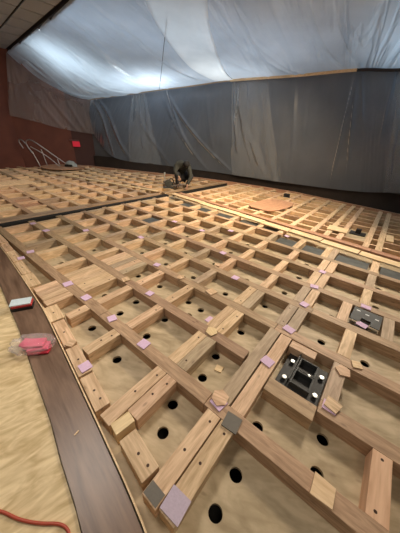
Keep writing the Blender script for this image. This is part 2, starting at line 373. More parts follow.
def cut_under(polys):                         # the main sheet is missing where the whiter strips close it
    bm = bmesh.new(); bm.from_mesh(cs.data)
    def inside(x, y, P):
        c = False
        for (x1, y1), (x2, y2) in zip(P, P[1:]+P[:1]):
            if (y1 > y) != (y2 > y) and x < (x2-x1)*(y-y1)/(y2-y1)+x1: c = not c
        return c
    dl = [f for f in bm.faces if any(inside(f.calc_center_median().x, f.calc_center_median().y, P) for P in polys)]
    bmesh.ops.delete(bm, geom=dl, context='FACES'); bm.to_mesh(cs.data); bm.free()
def outline(left, right, m=.03):
    L_ = [poly_at([(x, y, 0) for x, y in left], k/30) for k in range(31)]; R_ = [poly_at([(x, y, 0) for x, y in right], k/30) for k in range(31)]
    return [(p.x+m, p.y) for p in L_]+[(p.x-m, p.y) for p in reversed(R_)]
seam = [on_sheet(-2.1+1.05*k/16, 11.4-4.6*k/16, -.012) for k in range(17)]
tag(tube('ceiling_seam_cord', seam, .007, M_walldark), 'thin dark seam line running up the ceiling plastic from the wall batten', 'cord')
cut_under([outline([(-1.35, 5.55), (-1.38, 6.6), (-1.15, 7.75), (-.65, 9.1), (.1, 10.3)], [(-.2, 5.2), (-.17, 6.6), (.05, 7.75), (.35, 9.1), (.72, 10.1)])])
# battens carrying the sheets; lit and shadowed stretches put into their colours
def rail_piece(s0, s1, r, mat, name, label):
    pts = [poly_at(rail, s0+(s1-s0)*k/12)+Vector((-.07, -.16, -.035)) for k in range(13)]
    bm = bmesh.new()
    for a, b in zip(pts, pts[1:]):
        d = b-a; add_box(bm, (a+b)/2, (d.length+.01, .05, r), 0, d.to_track_quat('X', 'Z').to_matrix())
    tag(bm_obj(name, bm, mat), label, 'batten')
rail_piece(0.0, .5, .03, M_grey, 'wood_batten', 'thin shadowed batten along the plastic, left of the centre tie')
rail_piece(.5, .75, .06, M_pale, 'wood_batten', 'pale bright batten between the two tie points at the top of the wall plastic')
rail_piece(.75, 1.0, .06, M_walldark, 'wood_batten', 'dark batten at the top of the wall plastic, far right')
# hanging wall sheets
bott = [(-5.35, 12.25, 1.35), (-4.4, 12.05, .42), (-1.75, 11.6, .27), (1.1, 10.3, .24), (3.35, 8.75, .26), (4.8, 7.68, .33), (5.55, 6.85, .5), (6.5, 5.9, .55)]
railw = [(-5.25, 12.25, 2.68), (-3.7, 11.95, 2.88), (-2.1, 11.5, 3.07), (-.7, 10.95, 3.2), (.69, 10.25, 3.32), (2.5, 9.0, 3.32), (3.85, 8.1, 3.35), (4.7, 7.45, 3.27), (6.4, 5.9, 3.2)]
def wall_sheet(name, s0, s1, mat, label, folds, off=0, b0=None, b1=None, ns=200, nt_=60, amp=.05, bott=bott):
    bm = bmesh.new(); b0 = s0 if b0 is None else b0; b1 = s1 if b1 is None else b1; rows = []
    for i in range(ns+1):
        row = []
        for j in range(nt_+1):
            s = i/ns; t = j/nt_
            a = poly_at(railw, s0+(s1-s0)*s); b = poly_at(bott, b0+(b1-b0)*s); p = a.lerp(b, t)
            n = Vector((-.35, -.94, 0)) if p.x < 1 else Vector((-.65, -.76, 0))
            dsp = off+.14*math.sin(math.pi*t)+.05*noise.noise(Vector((s*7, t*1.5, off*50+3)))
            dsp += .012*noise.noise(Vector((s*90+t*6, t*2, off*50+7)))*min(1, 3*t+.3)
            for (sa, sb, wd, am, ta, tb) in folds:
                if ta <= t <= tb:
                    c = sa+(sb-sa)*((t-ta)/(tb-ta)); e = math.sin(math.pi*(t-ta)/(tb-ta))**.5
                    dsp += am*e*math.exp(-((s-c)/wd)**2)
            row.append(bm.verts.new(p+n*dsp))
        rows.append(row)
    for i in range(ns):
        for j in range(nt_): bm.faces.new((rows[i][j], rows[i+1][j], rows[i+1][j+1], rows[i][j+1]))
    return tag(add_uv(bm_obj(name, bm, mat, smooth=True), ns, nt_), label, 'plastic sheet')
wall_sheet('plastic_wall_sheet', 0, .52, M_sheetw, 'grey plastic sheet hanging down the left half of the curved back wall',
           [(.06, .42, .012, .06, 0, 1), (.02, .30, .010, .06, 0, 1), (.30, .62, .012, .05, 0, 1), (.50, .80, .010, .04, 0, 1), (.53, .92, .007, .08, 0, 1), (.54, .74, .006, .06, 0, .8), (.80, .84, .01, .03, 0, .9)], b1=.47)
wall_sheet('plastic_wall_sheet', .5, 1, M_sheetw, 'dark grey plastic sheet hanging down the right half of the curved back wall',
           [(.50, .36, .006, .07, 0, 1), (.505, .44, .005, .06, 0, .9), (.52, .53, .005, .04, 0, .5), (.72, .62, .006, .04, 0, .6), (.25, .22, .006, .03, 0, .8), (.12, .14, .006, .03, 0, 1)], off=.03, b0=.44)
wall_sheet('plastic_overlap_strip', .50, .575, M_sheetw2, 'paler overlap strip of wall plastic hanging below the centre tie',
           [(.15, .72, .05, .07, 0, 1), (.22, .5, .04, .06, 0, 1), (.1, .2, .04, .06, 0, .8)], off=.07, b0=.43, b1=.535, ns=60)
wall_sheet('plastic_overlap_strip', .16, .205, M_sheetw2, 'narrow paler band of wall plastic sweeping down towards the crouching person',
           [(.5, .5, .3, .04, 0, 1)], off=.07, b0=.19, b1=.27, ns=40)
wall_sheet('plastic_overlap_strip', .86, 1, M_sheetw2, 'paler second layer of wall plastic at the far right edge', [(.1, .02, .03, .05, 0, 1)], off=.07, b0=.80, b1=.98, ns=60)
# torn sheet over the red wall
bm = bmesh.new(); rows = []
topc = [ceil_pt(0, 1-k/40)+Vector((.0, -.03, -.02)) for k in range(41)]
botc = [(-7.9, 10.62, 1.82), (-7.3, 11.05, 1.70), (-6.55, 11.55, 1.50), (-5.9, 11.95, 1.40), (-5.3, 12.2, 1.35)]
for i in range(81):
    s = i/80; a = topc[int(s*40)].lerp(topc[min(40, int(s*40)+1)], s*40-int(s*40)); b = poly_at(botc, s); row = []
    for j in range(31):
        t = j/30; p = a.lerp(b, t)
        d = .05*math.sin(math.pi*t)
        for c0, c1, wd in ((.03, .3, .02), (.1, .55, .03), (.02, .14, .02), (.3, .75, .03), (.0, .04, .015), (.6, .85, .03)):
            d += .05*math.sin(math.pi*t)**.5*math.exp(-((s-(c0+(c1-c0)*t))/wd)**2)
        row.append(bm.verts.new(p+Vector((.45, -.75, 0))*d))
    rows.append(row)
for i in range(80):
    for j in range(30): bm.faces.new((rows[i][j], rows[i+1][j], rows[i+1][j+1], rows[i][j+1]))
tag(add_uv(bm_obj('plastic_wall_sheet', bm, M_sheetr, smooth=True), 80, 30), 'thin see-through plastic draped over the upper part of the red-brown wall', 'plastic sheet')

# ================================================================== WALKWAY AND KERB
def strip_between(name, A, B, z0, z1, mat):
    us = [-5.05+.1*k for k in range(60)]
    pa = [W(u, interp(A, u)) for u in us]; pb = [W(u, interp(B, u)) for u in us]
    bm = bmesh.new()
    va = [bm.verts.new(p+Vector((0, 0, z1))) for p in pa]; vb = [bm.verts.new(p+Vector((0, 0, z1))) for p in pb]
    ca = [bm.verts.new(p+Vector((0, 0, z0))) for p in pa]; cb = [bm.verts.new(p+Vector((0, 0, z0))) for p in pb]
    n = len(us)
    for i in range(n-1):
        bm.faces.new((va[i], va[i+1], vb[i+1], vb[i])); bm.faces.new((ca[i], cb[i], cb[i+1], ca[i+1]))
        bm.faces.new((va[i], ca[i], ca[i+1], va[i+1])); bm.faces.new((vb[i], vb[i+1], cb[i+1], cb[i]))
    bm.faces.new((va[0], vb[0], cb[0], ca[0])); bm.faces.new((va[-1], ca[-1], cb[-1], vb[-1]))
    bmesh.ops.recalc_face_normals(bm, faces=bm.faces)
    return bm_obj(name, bm, mat)
sh = lambda pl, d: [(a, b+d) for a, b in pl]
o = strip_between('walkway_board', sh(outer, .006), sh(kerb, -.018), -.05, .0, M_walk)
tag(o, 'wide dark brown stained board curving along the edge of the timber grid', 'board')
o = strip_between('curved_plywood_edge', sh(kerb, -.010), sh(kerb, -.001), BZ, .004, M_pale)
tag(o, 'thin bent plywood edge strip standing between brown board and timber grid', 'board')

# ================================================================== NEAR GRID
JV = [.82, 1.32, 1.81, 2.31, 2.80, 3.30, 3.80]
breaks = {.82: [-5.0, -3.75, -3.1, -1.75, -.47, .75, 1.9], 1.32: [-5.0, -3.4, -2.05, -.45], 1.81: [-5.0, -3.3, -1.65, -.40, 1.9], 2.31: [-5.0, -3.8, -1.9, -.2, 1.9],
          2.80: [-5.0, -3.0, -1.2, .7, 1.9], 3.30: [-5.0, -3.6, -2.2, -.5, 1.9], 3.80: [-5.0, -3.2, -1.4, .3, 1.9]}
nj = 0
for r, v in enumerate(JV):
    bl = breaks[v]
    for k, (a, b) in enumerate(zip(bl, bl[1:])):
        if a > 1.2: continue
        board('long_joist', (a+.002, v), (b-.002, v), .102, M_joist, f'long brown joist, {ordw(k+1)} length from the dark seam, {ordw(r+1)} line from the curved edge', 'joist', 'long joists of the near timber grid', ztop_j=.003)
board('long_joist', (-.215, 1.20), (.125, 1.20), .12, M_joist, 'short brown joist directly in front of the black steel bracket', 'joist', 'long joists of the near timber grid')
board('long_joist', (.13, 1.28), (1.9, 1.28), .105, M_joist, 'brown joist running right from the corner of the black steel bracket', 'joist', 'long joists of the near timber grid')
board('long_joist', (-5.0, 4.30), (-3.2, 4.30), .10, M_joist, 'brown joist beside the pale slats, first length from the dark seam', 'joist', 'long joists of the near timber grid')
board('long_joist', (-3.19, 4.30), (-1.32, 4.30), .10, M_joist, 'brown joist beside the pale slats, second length from the dark seam', 'joist', 'long joists of the near timber grid')

def blocks(row, us, v0, v1, nearness, H=None):
    us = sorted(us)
    for k, u in enumerate(us):
        m = M_block if random.random() < .82 else M_grey
        mm = 0
        if isinstance(u, tuple): u, mm = u; m = mm
        o = board('timber_block', (u, v0+.001), (u, v1-.001), .098, m, f'short pine block, {ordw(k+1)} from the dark seam, {row} row of openings from the curved edge', 'wood block', 'short blocks of the near timber grid', ztop_j=.003)
        if nearness and u > -2.4:
            L = v1-v0
            for sgn in (-1, 1):
                if random.random() < .5: screw_hole(o, sgn*(L/2-.06-random.random()*.03), random.uniform(-.02, .02))
dbl = [-.385, -.278]
R0 = {-1.95: .57, -1.45: .475, -.872: .29, -.768: .42, -.385: .225, -.278: .24, -2.29: .51, -2.395: .52, -2.50: .52, -2.605: .53}
for k, (u, va) in enumerate(sorted(R0.items())):
    o = board('timber_block', (u, va), (u, .768), .098, M_block, f'pine block meeting the curved edge, {ordw(k+1)} of its row from the far left', 'wood block', 'short blocks of the near timber grid')
    if u > -1.6: screw_hole(o, 0.0, .01); screw_hole(o, (.77-va)/2-.06, -.01)
    elif u > -2: screw_hole(o, 0.02, .01)
fill1 = [-2.25, -2.352, -2.454, -2.556, -2.658]
blocks('second', [-4.85, -4.37, -3.87, -3.50, -2.95, -1.94, -1.43, -.872, -.772]+fill1, .872, 1.268, True)
board('timber_block', (-.385, .872), (-.385, 1.76), .098, M_grey, 'long left-hand plank of the pair running past the black bracket', 'wood block', 'short blocks of the near timber grid')
board('timber_block', (-.275, .872), (-.275, 1.755), .098, M_block, 'long right-hand plank of the pair running past the black bracket', 'wood block', 'short blocks of the near timber grid')
o = board('timber_block', (.50, .872), (.50, 1.226), .098, wood('fresh_pink_timber', (.62, .36, .21), (.80, .52, .33), huev=0, knots=.2, gs=.6), 'fresh pinkish pine block at the lower right corner of the picture', 'wood block', 'short blocks of the near timber grid')
screw_hole(o, .14, 0); screw_hole(o, -.14, .01)
blocks('third', [-4.8, -4.3, -3.80, -3.42, -2.92, -1.93, -1.44, -.872, -.77]+[-2.27, -2.375, -2.48, -2.585, -2.69], 1.372, 1.758, True)
board('timber_block', (.18, 1.335), (.18, 1.757), .10, M_grey, 'weathered block closing the right side of the black bracket bay', 'wood block', 'short blocks of the near timber grid')
board('timber_block', (-.215, 1.70), (.0, 1.70), .085, M_block, 'short piece lying against the joist above the black steel bracket', 'wood block', 'short blocks of the near timber grid')
blocks('fourth', [-4.9, -4.4, -3.93, -3.43, -2.95, -2.44, -1.95, -1.46, -.875, -.772]+dbl+[.18, .68], 1.862, 2.258, True)
blocks('fifth', [-4.9, -4.4, -3.93, -3.40, -2.93, -2.44, -1.93, -1.45, -.80]+dbl+[.07, .46, .92], 2.362, 2.748, False)
blocks('sixth', [-4.9, -4.4, -3.9, -3.42, -2.93, -2.42, -1.93, -1.40, -.85]+dbl+[.22, .75], 2.852, 3.248, False)
blocks('seventh', [-4.9, -4.4, -3.9, -3.42, -2.93, -2.42, -1.90, -1.40, -.85]+dbl+[.22, .78], 3.352, 3.748, False)
blocks('eighth', [-4.9, -4.4, -3.9, -3.42, -2.93, -2.42, -1.90, -1.42], 3.852, 4.248, False)
blocks('ninth', [-.92, -.46, -.36, .22, .80], 3.852, 4.34, False)
blocks('tenth', [-4.85, -4.3, -3.7, -3.15, -2.5, -1.85, -1.40], 4.352, 4.70, False)
# rim pieces following the curved edge
rim = [(-4.15, -3.86, .72), (-3.83, -3.45, .68), (-3.42, -3.04, .655), (-3.02, -2.70, .62), (-2.22, -1.975, .53), (-1.95, -1.60, .475), (-1.57, -1.26, .43), (-1.24, -.95, .365), (-.70, -.455, .315)]
for k, (a, b, v) in enumerate(rim):
    va = kv(a)+.055; vb = kv(b)+.055
    if k == 8: va, vb = .335, .30
    o = board('edge_block', (a, va), (b, vb), {3: .115, 4: .12, 8: .105}.get(k, .095), M_block, f'flat block laid along the curved edge strip, {ordw(k+1)} from the far left', 'wood block', 'blocks following the curved edge')
    screw_hole(o, 0, .0)
    if k > 5: screw_hole(o, .08, .01)
None
# diagonal closing piece at far left corner of grid
board('edge_block', (-4.9, .72), (-4.2, .70), .09, M_block, 'flat block in the far left corner where brown board meets dark seam', 'wood block', 'blocks following the curved edge')
o = board('wood_offcut', (-.768, .415), (-.785, .295), .078, M_pale, 'short pale stub continuing the right plank of the pair beside the curved edge', 'offcut', top=.004)

# ================================================================== SLATS AND REDDISH BOARD
sl = lambda u: 4.43-.125*u
uu = -5.0; k = 0
while uu < 1.3:
    L = .62; d = .02*math.sin(k*2.3)
    board('plywood_plank', (uu+.008, sl(uu)+d-.01), (uu+L-.008, sl(uu+L)+d+.005), .20, M_pale, f'pale yellow plywood slat, {ordw(k+1)} from the dark seam', 'slat', 'row of pale plywood slats', top=.030, H=.022)
    uu += L; k += 1
rb = lambda u: 4.76-.115*u
for k, (a, b) in enumerate([(-5.0, -2.4), (-2.4, .1), (.1, 1.9)]):
    board('reddish_board', (a+.003, rb(a)), (b-.003, rb(b)), .15, M_red, ['reddish brown board beyond the slats, length nearest the crouching person', 'reddish brown board beyond the slats, middle length', 'reddish brown board beyond the slats, length at the right edge'][k], 'board', 'reddish boards beyond the slats', top=.012)
# grey steel plates in the cells
pl = [(-.64, 4.08, .40), (-.08, 4.08, .45), (.52, 4.08, .44), (-1.62, 4.52, .32), (-2.17, 4.52, .40), (-2.82, 4.52, .40), (-3.42, 4.55, .34), (-4.0, 4.55, .4), (-3.65, 3.07, .36), (-1.15, 4.1, .34)]
for k, (u, v, wd) in enumerate(sorted(pl, key=lambda q: -q[0])):
    lab = 'lone grey metal sheet lying in an opening left of the centre' if v < 3.5 else f'grey metal sheet lying in an opening beside the slats, {ordw(k+1)} from the right'
    bm = bmesh.new(); add_box(bm, (0, 0, 0), (wd, .33, .014), .002)
    tag(bm_obj('metal_sheet', bm, M_plate, None, False, W(u, v, BZ+.06), TH), lab, 'metal sheet', 'grey metal sheets in the openings')
    
# ================================================================== FAR RIGHT GRID
def rimv(u):
    return interp([(-12.75, 3.9), (-12.2, 5.3), (-11.6, 6.2), (-6.9, 8.15), (-5, 8.7), (-2.67, 8.95), (.42, 8.45), (2, 8.0)], u)-.15
us3 = [-4.75, -4.3, -3.85, -3.4, -2.95, -2.5, -2.05, -1.6, -1.15, -.70, -.46, -.22+.02, .22, .70, 1.15]
us3 = [-4.75, -4.27, -3.79, -3.31, -2.83, -2.35, -1.87, -1.39, -.95, -.69, -.46, .0, .20, .66, 1.1]
for k, u in enumerate(us3):
    vs_ = rb(u)+.08
    v_end = rimv(u)-.05
    vm = vs_+(v_end-vs_)*(.45+.1*math.sin(k*2))
    for q, (a, b) in enumerate(((vs_, vm), (vm, v_end))):
        board('cross_board', (u, a+.003), (u, b-.003), .10, M_block, f'{"near" if q == 0 else "far"} length of the pine board, {ordw(k+1)} from the dark seam, beyond the reddish board', 'board', 'long cross boards beyond the reddish board', ztop_j=.004)
for k in range(len(us3)-1):
    a, b = us3[k]+.05, us3[k+1]-.05
    if b-a < .1: continue
    n = 0; v = rb(a)+.35
    while v < rimv(a)-.15:
        n += 1
        if not (-.45 < a < -.3 and n in (2, 3)):
            dv = random.uniform(-.015, .015)
            board('narrow_rung', (a+.001, v+dv), (b-.001, v+dv), .055 if k > 7 else .085, M_block if random.random() < .8 else M_joist, f'narrow pine rung, {ordw(n)} beyond the reddish board, bay {ordw(k+1)} from the dark seam', 'rung', 'rungs beyond the reddish board', ztop_j=.002)
        v += .37 if k > 7 else .45
# rim boards
rimp = [(u, rimv(u)+.03) for u in (-12.3, -11.6, -9.4, -6.9, -5.2, -3.9, -2.67, -1.2, .42, 1.8)]
for k, (a, b) in enumerate(zip(rimp, rimp[1:])):
    board('rim_board', a, b, .09, M_red, f'dark reddish rim board at the far side of the grid, {ordw(k+1)} from the left', 'board', 'rim boards along the far side', top=.02, ztop_j=0)
# oval ply panel
bm = bmesh.new(); vs = []
for k in range(28):
    t = k*math.tau/28; c, s = math.cos(t), math.sin(t)
    vs.append(bm.verts.new((.74*math.copysign(abs(c)**.62, c), .43*math.copysign(abs(s)**.62, s), 0)))
f = bm.faces.new(vs); r = bmesh.ops.extrude_face_region(bm, geom=[f])
for g_ in r['geom']:
    if isinstance(g_, bmesh.types.BMVert): g_.co.z += .02
bmesh.ops.recalc_face_normals(bm, faces=bm.faces)
tag(bm_obj('oval_panel', bm, M_red, None, False, W(-2.42, 6.32, .006), TH+R(83)), 'reddish oval plywood panel lying on the far grid', 'panel')
# ply panel pieces & dark metal in far right grid
for (u, v, a, b, m, lab) in [(-.58, 5.50, .38, .34, M_pale, 'pale square plywood piece lying beside the small dark bracket on the far grid'), (.32, 5.72, .12, .45, M_pale, 'narrow pale plywood piece lying right of the small dark bracket')]:
    bm = bmesh.new(); add_box(bm, (0, 0, .01), (a, b, .018), .002)
    tag(bm_obj('plywood_piece', bm, m, None, False, W(u, v, .005), TH+R(2)), lab, 'panel')
t = tag(empty('steel_bracket', W(-.35, 5.95, BZ), TH), 'small dark steel bracket in an opening of the far right grid', 'bracket')
bm = bmesh.new(); add_box(bm, (.12, 0, .01), (.30, .24, .02), .002); bm_obj('base_plate', bm, M_steel, t)
bm = bmesh.new(); add_box(bm, (.12, 0, .065), (.10, .10, .09), .002); bm_obj('socket', bm, M_steel, t)
t = tag(empty('steel_bracket', W(-2.69, 7.9, BZ), TH), 'dark steel bracket at the rim beyond the oval panel', 'bracket')
bm = bmesh.new(); add_box(bm, (0.1, 0, .01), (.30, .24, .02), .002); bm_obj('base_plate', bm, M_steel, t)
bm = bmesh.new(); add_box(bm, (0.1, 0, .10), (.16, .16, .17), .002); bm_obj('socket', bm, M_steel, t)

# ================================================================== FAR LEFT GRIDS
board('dark_gap_strip', (-5.13, .68), (-5.13, 4.95), .13, M_dark, 'black strip standing in for the dark gap between near and far left grids', 'strip', top=-.012)  # added black strip, darkness of the open gap put into its colour
board('dark_gap_strip', (-5.13, 5.2), (-5.13, 8.2), .03, M_dark, 'black strip standing in for the dark gap behind the reddish board, beside the person', 'strip', top=-.006)  # thinner added strip, darkens the gap the same way
board('seam_board', (-5.33, .75), (-5.33, 2.55), .20, M_grey, 'wide brown board along the dark seam, length nearest the walkway', 'board', 'boards along the dark seam', top=.004)
board('seam_board', (-5.33, 2.56), (-5.33, 4.80), .14, M_joist, 'wide brown board along the dark seam, middle length', 'board', 'boards along the dark seam', top=.004)
board('seam_board', (-5.33, 4.98), (-5.33, 8.3), .12, M_joist, 'wide brown board along the dark seam, far length behind the person', 'board', 'boards along the dark seam', top=.004)
strip = [(-12.2, 3.36), (-5.5, 4.9)]
sv = lambda u: 3.36+(u+12.2)*(1.54/6.7)
for k in range(3):
    a = -12.2+k*2.25; b = a+2.2
    board('pale_strip', (a, sv(a)), (min(b, -5.5), sv(min(b, -5.5))), .12, M_pale, ['pale yellow strip crossing the far left grid, farthest length', 'pale yellow strip crossing the far left grid, middle length', 'pale yellow strip crossing the far left grid, nearest length'][k], 'board', 'pale strip across the far left grid', top=.026, H=.02)
def visible(u, v): return v > 1.0+max(0, (-u-5.3))*.245-.35
# zone 2 in front of the strip, zone 4 beyond it: joists then blocks
uj = [-5.43-.5*k for k in range(0, 17)]
vl = [1.0+.5*k for k in range(15)]
for r, v in enumerate(vl):
    # continuous joists, cut by the far rim
    segs = [(-5.45, -7.5), (-7.5, -9.6), (-9.6, -12.3)]
    for k, (b, a) in enumerate(segs):
        if rimv(a)-.1 < v: a = max(a, -12.3)
        while a < b and rimv(a)-.12 < v: a += .2
        if b-a < .5 or not visible(b, v): continue
        board('far_joist', (a+.002, v), (b-.002, v), .095, M_joist if (r+k) % 3 else M_block, f'far left joist, {ordw(r+1)} line from the walkway, {ordw(k+1)} length from the dark seam', 'joist', 'long joists of the far left grid', ztop_j=.003)
fillc = {}
for r, (va, vb) in enumerate(zip(vl, vl[1:])):
    n = 0
    for u in uj[1:]:
        if u < -12.2 or not visible(u, vb) or rimv(u)-.05 < vb: continue
        n += 1
        board('far_block', (u, va+.049), (u, vb-.049), .09, M_block if random.random() < .75 else M_grey, f'far left pine block, {ordw(n)} from the dark seam, {ordw(r+1)} row from the walkway', 'wood block', 'short blocks of the far left grid', ztop_j=.003)
# panels closing a few openings
for k, (u, v, a, b, m, lab) in enumerate([(-8.8, 2.2, .7, .95, M_pale, 'large pale plywood sheet lying on the far left grid'), (-6.18, 1.75, .38, .38, M_red, 'reddish panel set in an opening of the far left grid, nearest one'),
     (-6.68, 1.75, .38, .38, M_red, 'reddish panel set in an opening of the far left grid, farther one'), (-6.18, 1.25, .38, .38, M_pale, 'pale panel set in an opening at the left picture edge'), (-5.68, 1.75, .30, .38, M_pale, 'pale panel in an opening next to the seam board')]):
    bm = bmesh.new(); add_box(bm, (0, 0, 0), (a, b, .014), .002)
    tag(bm_obj('opening_panel', bm, m, None, False, W(u, v, .014 if k == 0 else -.045), TH), lab, 'panel')
# round disc and bundle
bm = bmesh.new(); add_cyl(bm, (0, 0, 0), (0, 0, .03), .85, n=48)
o = tag(bm_obj('round_panel', bm, M_red, None, False, W(-11.25, 4.75, .05), TH), 'round brown plywood panel lying by the foot of the red wall', 'panel')
t = tag(empty('cloth_bundle', W(-11.2, 5.05, .08), 0), 'grey domed bundle on the round brown panel', 'bundle')
bm = bmesh.new(); bmesh.ops.create_icosphere(bm, subdivisions=4, radius=1)
for v in bm.verts:
    v.co.x *= .27; v.co.y *= .22; v.co.z = max(0, v.co.z*.22) if v.co.z > 0 else 0
    v.co += Vector((1, 1, 1))*.03*noise.noise(v.co*6)*(1 if v.co.z > .02 else 0)
bm_obj('cover', bm, plain('grey_cloth', (.30, .32, .30), .8), t, True)
bm = bmesh.new(); add_box(bm, (.02, -.24, .05), (.30, .06, .09), .01); bm_obj('dark_opening', bm, M_dark, t)
# handrail
t = tag(empty('stair_handrail', (-7.0, 10.4, 0)), 'pair of slim metal handrails sloping down beside the red wall', 'handrail')
def loc_tube(name, pts, r, m): return tube(name, [Vector(p)-Vector((-7.0, 10.4, 0)) for p in pts], r, m, t)
A = [(-7.18, 10.35, .55), (-7.38, 10.35, .85), (-7.30, 10.37, 1.03), (-7.10, 10.4, 1.02), (-6.75, 10.5, .74), (-6.1, 10.7, .18), (-5.75, 10.8, -.05)]
loc_tube('rail', A, .022, M_chrome)
loc_tube('rail', [(-7.55, 10.4, .70), (-7.68, 10.4, .92), (-7.6, 10.4, 1.03), (-7.48, 10.4, .98), (-7.40, 10.4, .86)], .022, M_chrome)
loc_tube('rail', [(-7.2, 10.35, .78), (-6.9, 10.45, .60), (-6.5, 10.55, .28), (-6.3, 10.6, .02)], .018, M_chrome)
loc_tube('post', [(-7.18, 10.35, .6), (-7.0, 10.38, .0)], .018, M_chrome)
loc_tube('post', [(-6.85, 10.45, .7), (-6.74, 10.45, .0)], .018, M_chrome)
loc_tube('post', [(-6.35, 10.6, .35), (-6.28, 10.6, .0)], .018, M_chrome)
# exit sign
t = tag(empty('exit_sign', (-6.10, 11.93, .90), R(33)), 'small glowing red sign on the red-brown wall', 'sign')
bm = bmesh.new(); add_box(bm, (0, 0.0, 0), (.30, .07, .22), .01); bm_obj('sign_face', bm, M_exit, t)
bm = bmesh.new(); add_box(bm, (-.06, 0.01, .15), (.40, .05, .05), .008); bm_obj('sign_top', bm, plain('sign_housing', (.14, .05, .04), .6), t)
# ================================================================== STEEL BRACKET (near)
t = tag(empty('steel_bracket', W(-.02, 1.49, BZ), TH), 'black steel floor bracket with four pale bolts, sunk in a near opening', 'bracket')
bm = bmesh.new(); add_box(bm, (-.01, 0, .02), (.315, .36, .04), .003); bm_obj('base_plate', bm, M_steel, t)
def sock(cx, cy, sx, sy, z0, z1, th=.012):
    bm = bmesh.new()
    add_box(bm, (cx-sx/2+th/2, cy, (z0+z1)/2), (th, sy, z1-z0), .001); add_box(bm, (cx+sx/2-th/2, cy, (z0+z1)/2), (th, sy, z1-z0), .001)
    add_box(bm, (cx, cy-sy/2+th/2, (z0+z1)/2), (sx-2*th, th, z1-z0), .001); add_box(bm, (cx, cy+sy/2-th/2, (z0+z1)/2), (sx-2*th, th, z1-z0), .001)
    bm_obj('square_socket', bm, M_plate2, t)
sock(.0, .07, .145, .135, .04, .088); sock(.0, -.075, .145, .145, .04, .088)
bm = bmesh.new(); add_box(bm, (-.085, .02, .065), (.012, .30, .05), .001); bm_obj('rib', bm, M_plate2, t)
bm = bmesh.new(); add_cyl(bm, (.03, .0, .088), (.03, 0, .094), .008); bm_obj('screw_head', bm, M_zinc, t)
for x, y in ((-.118, .075), (-.118, -.115), (.112, .075), (.112, -.115)):
    bm = bmesh.new(); add_cyl(bm, (x, y, .04), (x, y, .062), .016, n=6); b = bm_obj('bolt', bm, M_steel, t)
    bm = bmesh.new(); add_cyl(bm, (x, y, .062), (x, y, .068), .019, .016, n=20); bm_obj('bolt_cap', bm, M_zinc, b)
# flat plate with slots
t = tag(empty('slotted_plate', W(.265, 2.575, .006), TH-R(3)), 'flat dark steel plate with three bright slots and a notch, on the joists', 'plate')
bm = bmesh.new(); bevs = [(-.13, -.13), (-.04, -.13), (-.04, -.05), (.05, -.05), (.05, -.13), (.13, -.13), (.13, .13), (-.13, .13)]
f = bm.faces.new([bm.verts.new((x, y, 0)) for x, y in bevs]); r = bmesh.ops.extrude_face_region(bm, geom=[f])
for g_ in r['geom']:
    if isinstance(g_, bmesh.types.BMVert): g_.co.z += .008
bmesh.ops.recalc_face_normals(bm, faces=bm.faces); bm_obj('plate_body', bm, M_plate2, t)
for x, y in ((-.085, .07), (0, .05), (.09, .03)):
    bm = bmesh.new(); add_box(bm, (x, y, .0085), (.035, .012, .002), .0005); bm_obj('slot', bm, M_zinc, t)
bm = bmesh.new(); add_box(bm, (.005, -.09, -.03), (.08, .07, .04), .002); bm_obj('notch_socket', bm, M_dark, t)

# ================================================================== PINK PADS, SHIMS
pads = [(-2.47, .82, 0, 'over the joist nearest the curved edge, farthest of its line'), (-2.09, .83, 0, 'over the nearest joist, second of its line from the far end'), (-1.62, .83, 0, 'over the nearest joist, third of its line from the far end'),
 (-1.16, .83, 0, 'over the nearest joist, fourth of its line, left of the centre'), (-2.10, 1.82, 0, 'on the third joist line, left half of the grid'), (-1.67, 1.33, 0, 'on the second joist line, left half of the grid'),
 (-1.31, .405, 0, 'on the flat blocks beside the brown walkway'), (-.40, .84, 0, 'half hidden under a wood shim near the grey square'), (-.29, 1.37, 0, 'on the paired planks left of the black bracket'),
 (-.29, 1.85, 0, 'on the paired planks just above the black bracket'), (-.30, 2.35, 0, 'on the paired planks, fourth joist line'), (-.32, 2.81, 0, 'on the paired planks, fifth joist line'), (-.34, 3.29, 0, 'on the paired planks, sixth joist line'),
 (-1.15, 2.29, 0, 'on the fourth joist line, middle of the grid'), (-.98, 1.55, -1, 'fallen to the bottom of an opening, in the centre'), (-3.0, 2.27, 0, 'on the fourth joist line, far left'), (.19, 1.31, 0, 'half hidden under a shim at the corner of the black bracket'),
 (.245, 2.42, 0, 'in front of the flat slotted plate'), (.24, 2.79, 0, 'behind the flat slotted plate'), (-1.67, 2.78, 0, 'on the fifth joist line, centre'), (-2.11, 3.7, 0, 'on the seventh joist line, centre'), (-1.22, 4.27, 0, 'beside the pale slats, right of the centre'),
 (-4.30, 1.31, 0, 'on the second joist line close to the dark seam'), (-3.88, 1.78, 0, 'on the third joist line close to the dark seam'), (-4.80, 1.29, 0, 'right at the dark seam'), (-3.49, .69, 0, 'on the flat blocks at the far end of the curved edge'), (-3.61, .84, 0, 'at the far end of the nearest joist'),
 (-3.2, 3.28, 0, 'on the sixth joist line, towards the seam'), (-2.5, 3.3, 0, 'on the sixth joist line, middle')]
